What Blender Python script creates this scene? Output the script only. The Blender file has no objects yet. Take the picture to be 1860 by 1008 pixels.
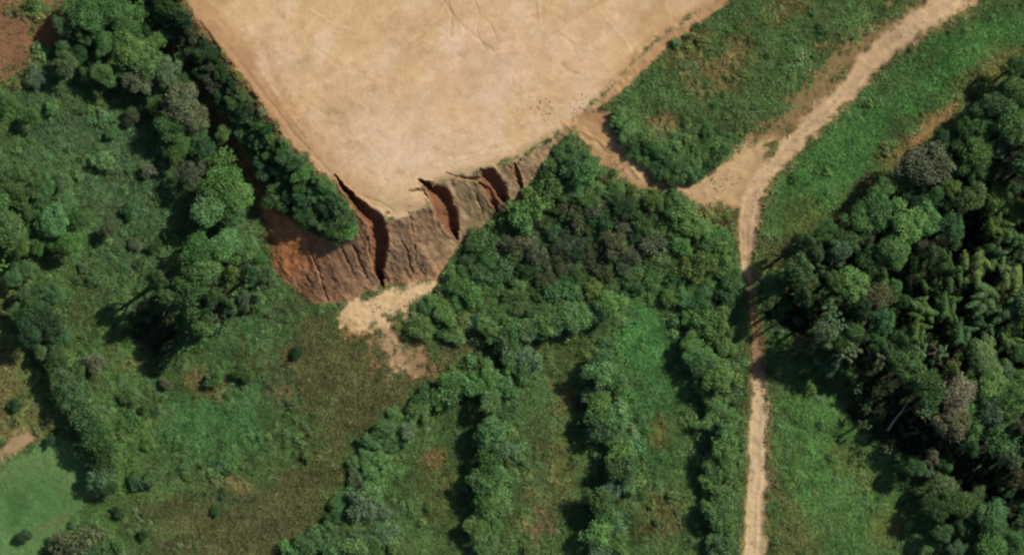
import bpy, math
import numpy as np

# ------------------------------------------------------------------ camera, sky, sun, exposure
S = 0.12            # metres per photograph pixel on the ground
CX, CY = 930.0, 504.0
CAM_H = 700.0
scene = bpy.context.scene
COL = bpy.data.collections.new("place"); scene.collection.children.link(COL)
cd = bpy.data.cameras.new("camera"); cam = bpy.data.objects.new("camera", cd); COL.objects.link(cam)
cam.location = (0, 0, CAM_H); cam.rotation_euler = (0, 0, 0)
cd.sensor_width = 36.0; cd.lens = 36.0 * CAM_H / (1860 * S); cd.clip_start = 1.0; cd.clip_end = 9000.0
scene.camera = cam
SUN_AZ = math.radians(56.0)      # clockwise from +Y
SUN_EL = math.radians(44.0)
w = bpy.data.worlds.new("World"); scene.world = w; w.use_nodes = True
nt = w.node_tree; nt.nodes.clear()
so = nt.nodes.new("ShaderNodeOutputWorld"); bg = nt.nodes.new("ShaderNodeBackground"); sk = nt.nodes.new("ShaderNodeTexSky")
sk.sky_type = 'NISHITA'; sk.sun_disc = False; sk.sun_elevation = SUN_EL; sk.sun_rotation = SUN_AZ
bg.inputs[1].default_value = 0.06
nt.links.new(sk.outputs[0], bg.inputs[0]); nt.links.new(bg.outputs[0], so.inputs[0])
sd = bpy.data.lights.new("sun", 'SUN'); sd.energy = 4.2; sd.angle = math.radians(0.6); sd.color = (1.0, 0.935, 0.83)
sun = bpy.data.objects.new("sun", sd); COL.objects.link(sun)
sv = (math.sin(SUN_AZ) * math.cos(SUN_EL), math.cos(SUN_AZ) * math.cos(SUN_EL), math.sin(SUN_EL))
import mathutils
sun.rotation_euler = mathutils.Vector(sv).to_track_quat('Z', 'Y').to_euler()
sun.location = (200, 160, 250)
vs = scene.view_settings
vs.view_transform = 'Standard'; vs.look = 'None'; vs.exposure = 0.15; vs.gamma = 1.0; vs.use_curve_mapping = False
scene.render.engine = 'CYCLES'
scene.cycles.max_bounces = 4; scene.cycles.diffuse_bounces = 2; scene.cycles.glossy_bounces = 1
scene.cycles.filter_width = 2.5

# ------------------------------------------------------------------ numeric helpers
R = np.random.default_rng(7)
_N = R.random((256, 256)).astype(np.float32)
def vnoise(x, y):
    xi = np.floor(x).astype(np.int32); yi = np.floor(y).astype(np.int32)
    fx = x - xi; fy = y - yi
    fx = fx * fx * (3 - 2 * fx); fy = fy * fy * (3 - 2 * fy)
    x0 = xi & 255; x1 = (xi + 1) & 255; y0 = yi & 255; y1 = (yi + 1) & 255
    a = _N[y0, x0]; b = _N[y0, x1]; c = _N[y1, x0]; d = _N[y1, x1]
    return (a + (b - a) * fx) * (1 - fy) + (c + (d - c) * fx) * fy
def fbm(x, y, s, o=4, g=0.55):
    r = 0; a = 1; t = 0
    x = x / s; y = y / s
    for i in range(o):
        ca, sa = math.cos(i * 1.1), math.sin(i * 1.1)
        r = r + a * vnoise(x * ca - y * sa + 17.3 * i, x * sa + y * ca + 9.1 * i); t += a; a *= g; x = x * 2.03; y = y * 2.03
    return r / t - 0.5
def sstep(a, b, x):
    t = np.clip((x - a) / (b - a), 0, 1); return t * t * (3 - 2 * t)
def seg_d(x, y, x0, y0, x1, y1):
    dx, dy = x1 - x0, y1 - y0
    t = np.clip(((x - x0) * dx + (y - y0) * dy) / (dx * dx + dy * dy + 1e-9), 0, 1)
    return np.hypot(x - x0 - t * dx, y - y0 - t * dy), t
def sdf(poly, x, y):                      # negative inside
    d = np.full(x.shape, 1e9); ins = np.zeros(x.shape, bool)
    n = len(poly)
    for i in range(n):
        x0, y0 = poly[i]; x1, y1 = poly[(i + 1) % n]
        d = np.minimum(d, seg_d(x, y, x0, y0, x1, y1)[0])
        if y0 != y1:
            c = ((y0 > y) != (y1 > y)) & (x < (x1 - x0) * (y - y0) / (y1 - y0) + x0)
            ins ^= c
    return np.where(ins, -d, d)
def line_f(pts, x, y):                    # pts (x, y, width): distance / interpolated half width, and the distance
    best = np.full(x.shape, 1e9); bd = np.full(x.shape, 1e9); bs = np.zeros(x.shape)
    for i in range(len(pts) - 1):
        a, b = pts[i], pts[i + 1]
        d, t = seg_d(x, y, a[0], a[1], b[0], b[1])
        hw = (a[2] + (b[2] - a[2]) * t) / 2
        q = d / np.maximum(hw, 0.3)
        side = np.sign((b[0] - a[0]) * (y - a[1]) - (b[1] - a[1]) * (x - a[0]))
        m = q < best
        best = np.where(m, q, best); bd = np.where(m, d, bd); bs = np.where(m, side, bs)
    return best, bd, bs
def bbox(pts, m): 
    xs = [p[0] for p in pts]; ys = [p[1] for p in pts]
    return min(xs) - m, max(xs) + m, min(ys) - m, max(ys) + m

# ------------------------------------------------------------------ the place's plan, in photograph pixels
PAD = [(100,-300),(270,-110),(330,-10),(362,45),(400,88),(432,128),(478,192),(520,250),(570,300),(612,335),(650,378),(684,406),
       (735,396),(786,368),(772,338),(830,326),(880,312),(940,290),(990,262),(1035,226),(1060,205),(1095,176),(1150,118),(1185,85),(1230,52),(1300,2),(1420,-90),(1600,-300)]
LOW = [(1640,-300),(1440,-80),(1320,10),(1245,62),(1165,135),(1112,186),(1062,214),(1046,236),(1008,268),(985,312),(942,368),(892,400),
       (832,449),(797,505),(740,516),(692,521),(625,553),(560,553),(500,503),(482,460),(472,400),(440,315),(398,240),(340,150),(262,52),(190,-60),(60,-300),
       (-420,-300),(-420,-420),(-420,1428),(2280,1428),(2280,-420),(1640,-420)]
BASE = [(1120,170,4.4),(1300,0,4.2),(1050,225,4.7),(1010,262,3.0),(1120,270,3.0),(1190,330,1.6),(1300,320,0.9),(1380,300,0.5),(1500,190,1.5),
 (1700,20,3),(1200,230,3.6),(1350,120,4),(1450,60,4),(1600,200,-0.2),(1500,320,-1.5),(1700,280,-2),(1800,400,-4),(1700,600,-5),(1500,600,-3),
 (1370,500,-0.5),(1375,700,-2),(1375,950,-3),(1550,800,-4),(1600,950,-5),(1250,500,-2),(1100,400,-3),(1000,350,-3),(950,450,-5),(850,480,-5.6),
 (800,540,-6.2),(690,540,-6.6),(560,580,-6.8),(470,480,-6.4),(430,300,-6),(350,180,-6),(260,60,-6),(150,100,-7),(50,300,-7.5),(200,500,-7.5),
 (100,900,-8.2),(400,800,-8),(700,800,-7.5),(1000,800,-5.5),(1200,750,-4),(1150,600,-3.5),(50,30,-5),(1850,900,-7),(1850,20,0),(-200,500,-8),(2100,500,-7),(900,1200,-7)]
TERR = [(1112,200),(1132,244),(1172,284),(1212,326),(1244,332),(1272,316),(1318,272),(1385,210),(1440,150),(1500,90),(1560,10),(1640,-100),(1360,-60),(1310,12),(1240,74),(1165,146)]
THICK = [(285,-20),(335,12),(372,70),(410,110),(440,150),(486,218),(530,275),(590,325),(636,380),(650,425),(612,438),(560,420),(520,392),(488,350),(462,300),(440,262),(410,205),(360,140),(310,70),(270,10)]
FORP = [(1870,110),(1812,150),(1748,226),(1700,262),(1640,300),(1600,322),(1560,372),(1520,404),(1470,446),(1420,486),(1392,512),(1386,560),(1392,612),(1420,622),(1480,640),(1520,680),(1556,690),(1556,760),(1600,800),(1650,860),(1680,900),(1690,960),(1720,1020),(1930,1040),(1930,110)]
CG = [(1440,566,62,38),(1606,716,58,62),(1664,796,66,38),(1784,848,66,38),(1846,332,40,26),(1812,598,16,12),(1742,434,28,12),(1650,512,32,14),(1590,602,30,18),(1700,372,22,15),(1636,630,16,12),(1742,556,16,14),(1850,930,24,18),(276,604,46,50)]
FAN = [(608,578),(628,554),(660,538),(692,521),(735,513),(798,504),(794,526),(764,552),(722,574),(682,588),(650,598),(624,596)]
RAMP = [(1020,228),(1058,206),(1104,194),(1130,246),(1170,288),(1212,328),(1262,338),(1300,352),(1240,352),(1200,345),(1166,352),(1120,322),(1085,292),(1060,262),(1040,240)]
JUNC = [(1232,348),(1268,334),(1312,288),(1350,264),(1410,250),(1400,300),(1372,365),(1340,384),(1296,372),(1262,368)]
TRACK = [(1860,-150,50),(1745,-10,50),(1668,38,44),(1606,86,40),(1552,148,36),(1495,208,34),(1436,262,35),(1396,310,38),(1366,362,36),(1357,420,31),
         (1358,480,24),(1366,540,17),(1372,600,15),(1379,650,19),(1381,710,25),(1380,770,32),(1379,830,35),(1380,865,40),(1373,905,31),(1372,960,33),(1370,1010,34),(1366,1300,36)]
FIELD = [(-420,900),(-30,868),(40,818),(92,792),(128,806),(152,862),(178,905),(120,950),(70,1010),(20,1090),(-60,1300),(-420,1300)]
GULLY = [   # x, y, width ; depth
 ([(612,320,3),(628,345,8),(648,368,15),(668,388,20),(686,402,24),(690,430,26),(689,460,24),(686,490,15),(693,520,4)], 3.0),
 ([(764,328,3),(782,340,14),(800,358,30),(812,388,32),(822,414,20),(831,434,4)], 2.9),
 ([(872,310,4),(888,322,24),(906,345,26),(916,362,14),(925,376,3)], 2.3),
 ([(872,333,4),(886,346,10),(896,366,13),(904,386,4)], 1.5),
 ([(934,298,3),(938,316,10),(945,334,10),(950,348,3)], 1.4),
 ([(832,322,3),(850,325,5),(866,327,6),(880,322,5)], 0.9),
 ([(744,348,3),(758,346,5),(770,347,4),(780,342,4)], 0.7),
 ([(640,444,3),(650,465,5),(656,486,6),(664,506,2)], 0.7),
 ([(676,416,3),(668,432,4),(672,460,5),(684,500,4)], 0.5),
 ([(694,402,3),(706,388,4)], 0.5), ([(770,350,3),(792,380,4),(806,400,3)], 0.5),
 ([(862,350,2),(870,370,4),(876,390,2)], 0.4), ([(742,386,3),(748,395,3),(752,440,4),(756,480,2)], 0.35),
 ([(726,430,2),(740,460,5),(748,500,3)], 0.4), ([(612,440,2),(630,470,4),(645,510,2)], 0.4),
 ([(560,450,2),(580,500,5),(592,545,3)], 0.5),
 ([(934,300,3),(926,306,4),(920,296,2)], 0.5), ([(944,292,3),(936,302,4)], 0.5), ([(812,316,2),(832,324,3)], 0.4),
 ([(362,42,3),(378,60,5),(400,92,5),(424,128,4),(440,150,4),(462,182,3)], 0.5), ([(448,150,3),(470,190,5),(500,235,3)], 0.35)]
RIDGE = [ ([(860,-5),(872,30),(866,62),(884,96)], 3, -.07), ([(872,30),(892,48),(905,80)], 3, -.06), ([(790,40),(770,70),(742,84)], 3, -.06), ([(1010,60),(1042,84),(1052,118)], 3, -.07), ([(1042,84),(1072,88),(1096,104)], 3, -.05), ([(520,150),(560,190),(600,214)], 3, -.05), ([(925,236),(960,214),(1000,206)], 4, .08), ([(905,246),(950,226),(990,214)], 4, .08), ([(560,90),(620,130),(690,150)], 4, .05), ([(568,80),(628,120),(698,140)], 4, .05),   # raised (+) or worn (-) lines on the bare ground: points, width px, height m
 ([(1310,-4),(1240,44),(1200,68),(1162,92),(1148,122),(1116,150),(1096,172)], 9, 0.30),
 ([(970,165),(990,150),(1030,141),(1070,143),(1090,136),(1106,118)], 5, .10), ([(875,222),(895,212),(916,197)], 6, .12),
 ([(985,80),(1020,50),(1060,25),(1100,2)], 5, -.09), ([(925,95),(960,65),(981,45),(975,-10)], 5, .09),
 ([(775,55),(800,30),(816,-4)], 5, .09), ([(800,-5),(830,40),(880,85),(896,95),(930,90)], 5, -.09), ([(812,0),(822,30),(820,70)], 4, -.08),
 ([(685,45),(712,25),(740,-5)], 5, .08), ([(672,178),(700,170),(724,155)], 5, .07), ([(1020,120),(1032,132),(1060,142)], 4, -.09),
 ([(800,304),(860,282),(930,272),(985,246),(1012,230)], 10, .13), ([(560,20),(600,45),(640,58)], 6, .06), ([(1100,40),(1130,70),(1150,110)], 6, .06),
 ([(820,288),(866,280),(900,268)], 7, -.12), ([(952,290),(975,270),(1000,252)], 5, .14), ([(1025,226),(1048,246),(1066,262)], 5, .16),
 ([(1080,255),(1105,282),(1130,306)], 6, -.12), ([(1060,240),(1092,262),(1112,290),(1140,318)], 6, .12), ([(1140,300),(1160,322)], 8, .2),
 ([(440,170),(500,255),(560,322),(610,360)], 6, .10), ([(420,90),(480,170),(540,250),(600,312)], 7, -.09), ([(470,120),(520,200),(560,250)], 8, .07),
 ([(1000,196),(1040,190),(1080,170)], 6, .05), ([(640,110),(600,150),(560,160)], 6, .05), ([(700,372),(740,360),(770,350)], 5, .1), ([(640,350),(700,372),(716,384)], 5, -.1)]
def smin(a,b,k): return -np.log(np.exp(-a/k)+np.exp(-b/k))*k

def height(x, y):
    z = np.zeros(x.shape); wsum = np.full(x.shape, 1e-12)
    for bx, by, bz in BASE:
        k = np.exp(-((x - bx) ** 2 + (y - by) ** 2) / (2 * 75.0 ** 2)) + 1e-7 / (1 + ((x - bx) ** 2 + (y - by) ** 2) / 1e4)
        z += k * bz; wsum += k
    z /= wsum
    z += 0.55 * fbm(x, y, 60, 4) + 0.35 * fbm(x + 300, y, 14, 3)
    # rough pitted ground below the bank
    ter = sdf(TERR, x, y)
    z += 1.1 * (1 - sstep(-14, 2, ter))
    wx = x + 9 * fbm(x, y, 34, 4) + 7 * fbm(x, y + 77, 9, 3); wy = y + 9 * fbm(x + 90, y + 50, 34, 4) + 7 * fbm(x + 44, y, 9, 3)
    dp = sdf(PAD, wx, wy); dl = sdf(LOW, wx, wy)
    zp = 5.0 + 0.25 * fbm(x, y, 160, 3) + 0.035 * fbm(x, y, 12, 3)
    t = np.clip(dp, 0, None) / (np.clip(dp, 0, None) + np.clip(dl, 0, None) + 1e-6)
    t = np.where(dp <= 0, 0, np.where(dl <= 0, 1, t))
    bank = (dp > 0) & (dl > 0)
    face = np.where(bank, 1.0, 0) * sstep(0, 10, dp) * sstep(0, 10, dl)
    u = (x - 0.38 * y)
    zz = zp * (1 - t) + z * t
    zz += face * (0.34 * fbm(u + 26 * fbm(x, y, 40, 2), y * 0.16 + 8 * fbm(x, y, 12, 2), 11, 3, .6) + 0.7 * fbm(x, y, 34, 3) + .2 * fbm(x + 50, y, 9, 3))
    # sediment fan is a low smooth mound
    f = sdf(FAN, x, y); zz += 0.5 * (1 - sstep(-22, 4, f))
    # track, slightly sunk and smooth
    q, d, s_ = line_f(TRACK, x, y)
    zz += -0.22 * (1 - sstep(0.7, 1.15, q)) - 0.06*np.where(q<1, np.cos(q*9.0), 0)
    gm = np.zeros(x.shape)
    for pts, dep in GULLY:
        x0, x1, y0, y1 = bbox(pts, 40)
        m = (x > x0) & (x < x1) & (y > y0) & (y < y1)
        if not m.any(): continue
        xx = x[m] + 6 * fbm(x[m], y[m], 10, 4) + 5 * fbm(x[m] + 9, y[m] + 70, 4, 2); yy = y[m] + 4.5 * fbm(x[m] + 40, y[m], 9, 3)
        q, d, s_ = line_f([(a, b_, w_ * 1.28) for a, b_, w_ in pts], xx, yy)
        prof = 1 - sstep(0.25, 1.05, q)
        zz[m] -= dep * prof
        zz[m] += 0.25*min(dep,1.5)/1.5 * np.exp(-((q - 1.2) / 0.22) ** 2) * (dep > 1)      # crumbling lip
        gm[m] = np.maximum(gm[m], (1 - sstep(0.8, 1.35, q)) * (min(1, 0.45 + dep / 3)))
    for pts, wd, hh in RIDGE:
        x0, x1, y0, y1 = bbox(pts, 30)
        m = (x > x0) & (x < x1) & (y > y0) & (y < y1)
        if not m.any(): continue
        xx = x[m] + 3 * fbm(x[m], y[m], 22, 2)
        yy = y[m] + 3 * fbm(x[m] + 40, y[m], 22, 2)
        q, d, s_ = line_f([(a, b, wd) for a, b in pts], xx, yy)
        zz[m] += 1.15 * hh * np.exp(-(q ** 2)) * (0.6 + 0.8 * (fbm(x[m] + 9, y[m], 25, 2) + .5))
    return zz, dp, dl, bank, gm

def lin(c):
    c = np.array(c, float) / 255.0
    return np.where(c <= 0.04045, c / 12.92, ((c + 0.055) / 1.055) ** 2.4)
KD = 0.74          # sunlit appearance -> albedo
# soft painted soils: (shape, colour as it looks in sun, edge softness px, ragged amount px, opacity)
def E(cx, cy, rx, ry, a=0):
    ca, sa = math.cos(math.radians(a)), math.sin(math.radians(a))
    return [(cx + rx * math.cos(t) * ca - ry * math.sin(t) * sa, cy + rx * math.cos(t) * sa + ry * math.sin(t) * ca) for t in np.linspace(0, 2 * math.pi, 14)[:-1]]
GREENS = [
 (E(380,780,90,60), (74, 114, 66), 30, 34, .7), (E(1180,610,60,70,10), (72,118,62), 25, 30, .75), (E(1180,760,60,140), (64,104,58), 30, 20, .6),
 ([(1400,340),(1480,240),(1560,160),(1680,80),(1880,0),(1880,60),(1760,140),(1640,230),(1560,330),(1460,420),(1400,440)], (72,110,58), 20, 24, .8),
 ([(1400,640),(1500,680),(1545,760),(1620,860),(1680,960),(1700,1020),(1500,1020),(1420,880),(1400,740)], (80,112,60), 20, 24, .8),
 ([(40,160),(240,200),(300,300),(300,480),(200,520),(140,300),(20,300)], (74,100,70), 40, 30, .7),
 ([(-60,480),(40,520),(50,640),(60,700),(0,760),(-60,760)], (104,112,66), 14, 14, .9), 
 ([(100,640),(220,660),(260,800),(240,900),(150,900),(140,700)], (84,112,58), 30, 20, .7),
 ([(400,560),(560,570),(600,640),(520,760),(430,760),(380,640)], (66,96,60), 30, 30, .6),
]
BROWNS = [
 ([(560,570),(640,590),(760,640),(860,610),(870,640),(790,690),(720,740),(640,820),(600,900),(560,980),(540,1040),(260,1040),(270,920),(420,900),(560,850),(600,760),(500,720),(470,650)], (92,84,54), 40, 70, .8),
 (E(370,700,40,22,20), (150,120,80), 14, 16, .6), (E(420,885,40,14,10), (150,135,90), 10, 12, .6), (E(500,715,26,8,0),(140,120,85),8,8,.6), (E(240,660,30,12),(130,100,65),12,12,.4),
 (E(1022,730,18,40,12), (132,110,74), 18, 34, .6), (E(975,945,20,46,25), (142,116,82), 18, 36, .7), (E(785,832,16,18), (150,116,80), 14, 16, .7), (E(1200,780,20,30),(120,100,60),16,16,.6),
 (E(1205,935,36,50), (122,106,68), 24, 40, .55), (E(1010,850,40,60), (105,90,55), 26, 26, .55), (E(800,900,40,60),(96,88,52),26,26,.5), (E(1020,640,60,30),(86,88,50),22,22,.5),
 (E(1450,980,40,50), (116,104,62), 24, 20, .5), (E(1560,850,60,20,40),(112,104,60),20,20,.4), (E(1620,960,40,40),(110,104,58),24,20,.5),
 (E(1205,226,26,18), (152,120,82), 14, 20, .75), (E(1300,120,70,36,-30), (138,114,76), 22, 50, .7), (E(1250,90,50,22,-40),(128,104,64),18,24,.6), (E(1430,10,40,30,-30),(130,104,64),18,24,.5),
 (E(1690,235,75,16,-42), (166,128,88), 16, 16, .9), (E(1640,280,50,26,-40), (140,112,70), 20, 20, .6), (E(1560,360,60,14,-48),(130,104,62),16,18,.6), (E(1800,130,70,26,-30),(120,110,66),24,20,.7),
 ([(1310,300),(1380,230),(1440,160),(1500,90),(1570,40),(1640,10),(1680,20),(1600,90),(1540,150),(1480,215),(1430,262),(1370,300)], (152,126,88), 14, 44, .8),
 (E(1300,395,40,18), (112,84,54), 12, 14, .7), (E(1420,470,40,30),(110,96,56),22,20,.5), (E(1460,400,40,40),(104,98,54),26,20,.5),
 ([(-60,-40),(120,-40),(130,30),(60,60),(50,100),(-10,180),(-60,180)], (150, 108, 82), 16, 40, .8), ([(60,40),(110,22),(120,60),(95,84),(60,84),(40,70)], (160,112,76), 8, 14, .9), (E(55,12,45,14,0),(74,108,58),10,16,.9),
 ([(-60,640),(20,650),(50,720),(90,760),(70,800),(20,840),(-60,860)], (124,108,72), 18, 30, .7), (E(22,808,42,16,-30), (178,150,114), 8, 8, .9),
 ([(432,300),(452,310),(480,380),(520,430),(500,460),(470,400)], (150,122,78), 8, 12, .85), (E(455,335,10,32,-22),(160,130,92),6,8,.8),
 ([(656,588),(706,574),(726,600),(758,640),(752,670),(712,672),(680,632)], (212,176,136), 12, 60, .7), (E(640,600,30,14),(150,110,72),10,12,.7),
 (E(1130,360,100,26,30), (104,86,56), 20, 20, .5), (E(410,270,20,24),(110,72,52),10,10,.8), ([(704,570),(720,566),(776,640),(800,690),(770,684)], (150,124,86), 12, 40, .6), ([(640,590),(665,590),(690,650),(680,680),(660,640)], (140,112,76), 10, 40, .6), (E(1376,650,14,60),(140,104,70),8,8,.8), (E(1378,610,12,40),(120,76,52),5,8,.6),
 (E(1425,905,12,40,-40),(118,100,64),10,10,.5),
]
def colours(x, y, dp, dl, bank, gm):
    n1 = fbm(x, y, 40, 4); n2 = fbm(x + 500, y + 80, 9, 3); n3 = fbm(x - 300, y + 200, 4, 2)
    c = np.zeros(x.shape + (3,)); c[:] = lin((76, 98, 56))
    c *= (1 + 0.9 * n1[..., None])
    bare = np.zeros(x.shape)
    def put(poly, col, soft, rag, op, mode=None):
        nonlocal c, bare
        x0, x1, y0, y1 = bbox(poly, soft * 2 + rag + 4)
        m = (x > x0) & (x < x1) & (y > y0) & (y < y1)
        if not m.any(): return
        d = sdf(poly, x[m], y[m]) + rag * 2.2 * (n1[m] * .6 + n2[m] * .9)
        a = (1 - sstep(-soft, soft, d)) * op
        cc = lin(col)
        c[m] = c[m] * (1 - a[:, None]) + cc * a[:, None]
        if mode is not None: bare[m] = bare[m] * (1 - a) + a * mode
    for g in GREENS: put(*g)
    for g in BROWNS:
        lum = sum(g[1]); put(*g, mode=min(1.0, max(0.0, (lum - 250) / 110.0)))
    m = sdf(FORP, x, y); a = (1 - sstep(-34, -12, m))[..., None]; c = c * (1 - a) + np.array([.016, .017, .010]) * a  # wood floor colour darkened to deepen the shade under the trees
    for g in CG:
        a = (1 - sstep(.6, 1.15, np.hypot((x - g[0]) / g[2], (y - g[1]) / g[3]) + 1.6 * n2 + 1.2 * n1))[..., None]; c = c * (1 - a) + np.array([.024, .030, .015]) * a   # shade of the hollows painted into the ground colour, ragged edges
    put(FIELD, (100, 136, 80), 7, 16, 1, 0.86); put(E(30,870,60,30,-20), (104,120,74), 20, 14, .4, .86)
    put(E(60,920,80,60),(78,118,66),30,10,.6,.86); put(E(80,960,50,12,-30),(112,124,80),10,14,.5,.86); put(E(20,930,16,40,10),(72,104,56),10,14,.6,.86); put(E(120,880,30,20,-40),(104,126,78),12,14,.5,.86)
    # bank
    bm = np.where(bank, 1.0, 0.0); bm = np.maximum(bm, (1 - sstep(0, 5, dl)) * 0) 
    sx = sstep(520, 600, x)
    face = lin((160,130,100)) * np.ones(x.shape + (1,))
    streak = fbm(x - 0.38 * y + 26 * fbm(x, y, 40, 2), y * 0.2, 10, 3)
    def mixto(col, a):
        nonlocal face
        face = face * (1 - a[..., None]) + lin(col) * a[..., None]
    mixto((146,108,82), (1 - sstep(600, 690, x)) * .8)
    mixto((196,134,88), (1 - sstep(520, 600, x + .4 * (y - 480))) * .95)
    mixto((182,136,98), sstep(24, 4, dl) * .0 + (1 - sstep(6, 30, dl)) * .75 * sstep(-.1, .25, n1 + .5 * streak+.1))
    mixto((172,148,112), sstep(790, 830, x) * .8)
    mixto((190,156,118), (1 - sstep(2, 20, dp)) * sstep(780, 830, x) * .7)
    mixto((120,112,70), sstep(840, 860, x) * (1 - sstep(880, 900, x)) * .35)
    mixto((188,140,104), (1-sstep(10,22,np.abs(x-664-(y-400)*.25))) * sstep(395,410,y)*(1-sstep(470,520,y))*.7)
    face = face * (1 + 0.5 * streak[..., None] + 0.7 * n2[..., None] + .4 * n3[..., None] + .5 * n1[..., None])
    a = bm * sstep(-8, 4, dp + 6 * n2) * np.maximum(sstep(-3, 9, dl + 26 * n2 + 14 * n1), sstep(640, 680, x) * sstep(-4, 3, dl + 10 * n2))
    west = (1 - sstep(640, 655, x)) * (1 - sstep(395, 425, y - (x - 600) * .3)) # under the thicket: brown earth
    face = face * (1 - west[..., None] * .85) + lin((110, 92, 58)) * west[..., None] * .85
    thk = 1 - sstep(-10, 6, sdf(THICK, x, y) + 8 * n2); face = face * (1 - thk[..., None]) + lin((70, 84, 50)) * thk[..., None]
    lip = np.exp(-((dp - 3 - 10 * n2) / 3.5) ** 2) * sstep(660, 690, x) * np.clip(.6 + 3 * n1, 0, 1)
    face = face * (1 - .6 * lip[..., None]) + lin((214, 178, 136)) * .6 * lip[..., None]
    c = c * (1 - a[..., None]) + face * a[..., None]; bare = bare * (1 - a) + a * (1 - .75 * west) * (1 - thk)
    # pad
    p = np.zeros(x.shape + (3,)); p[:] = lin((223, 186, 142))
    def pm(col, a):
        nonlocal p
        p = p * (1 - a[..., None]) + lin(col) * a[..., None]
    pm((228,194,164), sstep(-.08, .25, fbm(x + 800, y, 130, 3)) * .8)
    pm((212,178,132), sstep(0, .25, fbm(x, y + 900, 90, 4)) * .6)
    pm((186,160,116), np.exp(-(((x - 622) / 30) ** 2 + ((y - 212) / 44) ** 2)) * (.6 + n2))
    pm((186,162,116), np.exp(-(((x - 690) / 26) ** 2 + ((y - 366) / 16) ** 2)) * .75); pm((160,138,92), np.exp(-(((x - 745) / 40) ** 2 + ((y - 378) / 10) ** 2)) * .5)
    pm((226,192,150), np.exp(-(((x - 1040) / 30) ** 2 + ((y - 70) / 40) ** 2)) * .8)
    pm((178,138,94), np.exp(-(((x - 1180) / 60) ** 2 + ((y - 40) / 40) ** 2)) * .45)
    q, d, s_ = line_f([(330,-20,1),(478,180,1),(570,290,1),(640,360,1)], x, y)      # worn western margin of the pad
    pm((190,146,102), (1 - sstep(8, 70, d + 40 * streak + 30 * n2)) * .85); pm((234,206,172), np.exp(-(((x - 760) / 130) ** 2 + ((y - 290) / 40) ** 2)) * .7)
    pm((196,150,104), (1 - sstep(2, 26, -dp + 12 * n2)) * sstep(1080, 1110, x) * .85)
    pm((150,134,92), (1 - sstep(4, 22, -dp + 10 * n2)) * sstep(760, 800, x) * (1 - sstep(1010, 1040, x)) * .55)
    pm((202,168,128), sstep(.02, .2, fbm(x * .5 + y, y * .6 - x * .2, 40, 5)) * .4); pm((232,204,174), sstep(.04, .24, fbm(x + 77, y * .8 + x * .3, 60, 5)) * .5); pm((230,200,170), np.exp(-(((x - 700) / 90) ** 2 + ((y - 250) / 70) ** 2)) * .6)
    pm((186,150,108), sstep(.13, .22, fbm(x + y * .6, y * 2.2 - x * 1.2, 30, 5, .7)) * .35)
    pm((170,142,100), sstep(.1, .25, n1 + .5 * n2) * (np.exp(-(((x - 1040) / 80) ** 2 + ((y - 180) / 26) ** 2)) + np.exp(-(((x - 640) / 50) ** 2 + ((y - 220) / 60) ** 2)) + np.exp(-(((x - 735) / 60) ** 2 + ((y - 365) / 22) ** 2))).clip(0, 1) * .9)
    pm((164,136,96), np.clip(np.exp(-(((x - 975) / 22) ** 2 + ((y - 200) / 14) ** 2)) * (n2 * 3 + .4), 0, .8))
    for pts, wd, hh in RIDGE:
        x0, x1, y0, y1 = bbox(pts, 20); m = (x > x0) & (x < x1) & (y > y0) & (y < y1)
        if not m.any(): continue
        q = line_f([(a_, b_, wd * .9) for a_, b_ in pts], x[m] + 3 * fbm(x[m], y[m], 22, 2), y[m] + 3 * fbm(x[m] + 40, y[m], 22, 2))[0]
        a_ = (np.exp(-q ** 2) * np.clip(.45 + 3 * fbm(x[m], y[m] + 30, 14, 3), 0, 1))[:, None] * .5
        p[m] = p[m] * (1 - a_) + lin((236, 208, 170) if hh > 0 else (176, 140, 98)) * a_
    p = p * (1 + 0.12 * n1[..., None] + 0.2 * n3[..., None] + .12 * n2[..., None])
    a = (1 - sstep(-5, 3, dp + 16 * n2 + 14 * n1)); c = c * (1 - a[..., None]) + p * a[..., None]; bare = bare * (1 - a) + a
    # narrow earth margin east of the pad
    d1 = np.where((dp > 0) & (dl > 0) & (x > 1090), 1.0, 0.0) ; c = np.where(d1[..., None] > 0, lin((196,156,114)) * (1 + .5 * n2[..., None]), c)
    put(RAMP, (206,166,120), 5, 14, .92, 1.0); put(E(1150,312,30,12,50), (222,186,134), 5, 6, .7, 1.0); put(E(1185,322,20,14,45), (160,122,84), 6, 8, .8, 1.0)
    put([(1108,206),(1116,214),(1150,264),(1190,300),(1228,336),(1216,340),(1180,308),(1140,272),(1108,232)], (150,92,58), 3, 8, .9, 1.0)
    put(E(1085,215,24,16,20),(176,134,96),6,8,.8,1.0)
    put(JUNC, (208,174,130), 9, 16, .92, 1.0)
    q, d, s_ = line_f(TRACK, x + 6 * n2, y)
    qn = q + 1.2 * n2 + 1.1 * n1 + .25 * sstep(480, 520, y) * (1 - sstep(640, 690, y))
    a = 1 - sstep(.65, 1.35, qn)
    tc = np.zeros(x.shape + (3,)); tc[:] = lin((222, 194, 152))
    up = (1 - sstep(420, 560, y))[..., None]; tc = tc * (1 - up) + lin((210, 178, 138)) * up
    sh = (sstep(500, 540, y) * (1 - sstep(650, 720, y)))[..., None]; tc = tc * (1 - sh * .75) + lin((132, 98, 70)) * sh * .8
    tc = tc * (1 + .4 * n2[..., None] + .3 * n3[..., None] + .35 * n1[..., None])
    tc = tc * (1 - .14 * (np.exp(-((q - .12) / .16) ** 2))[..., None])
    hal = (1 - sstep(.9, 2.0, qn)) * .6; c = c * (1 - hal[..., None]) + lin((150,120,78)) * hal[..., None]; bare = np.maximum(bare, hal*.7)
    c = c * (1 - a[..., None]) + tc * a[..., None]; bare = bare * (1 - a) + a
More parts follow.
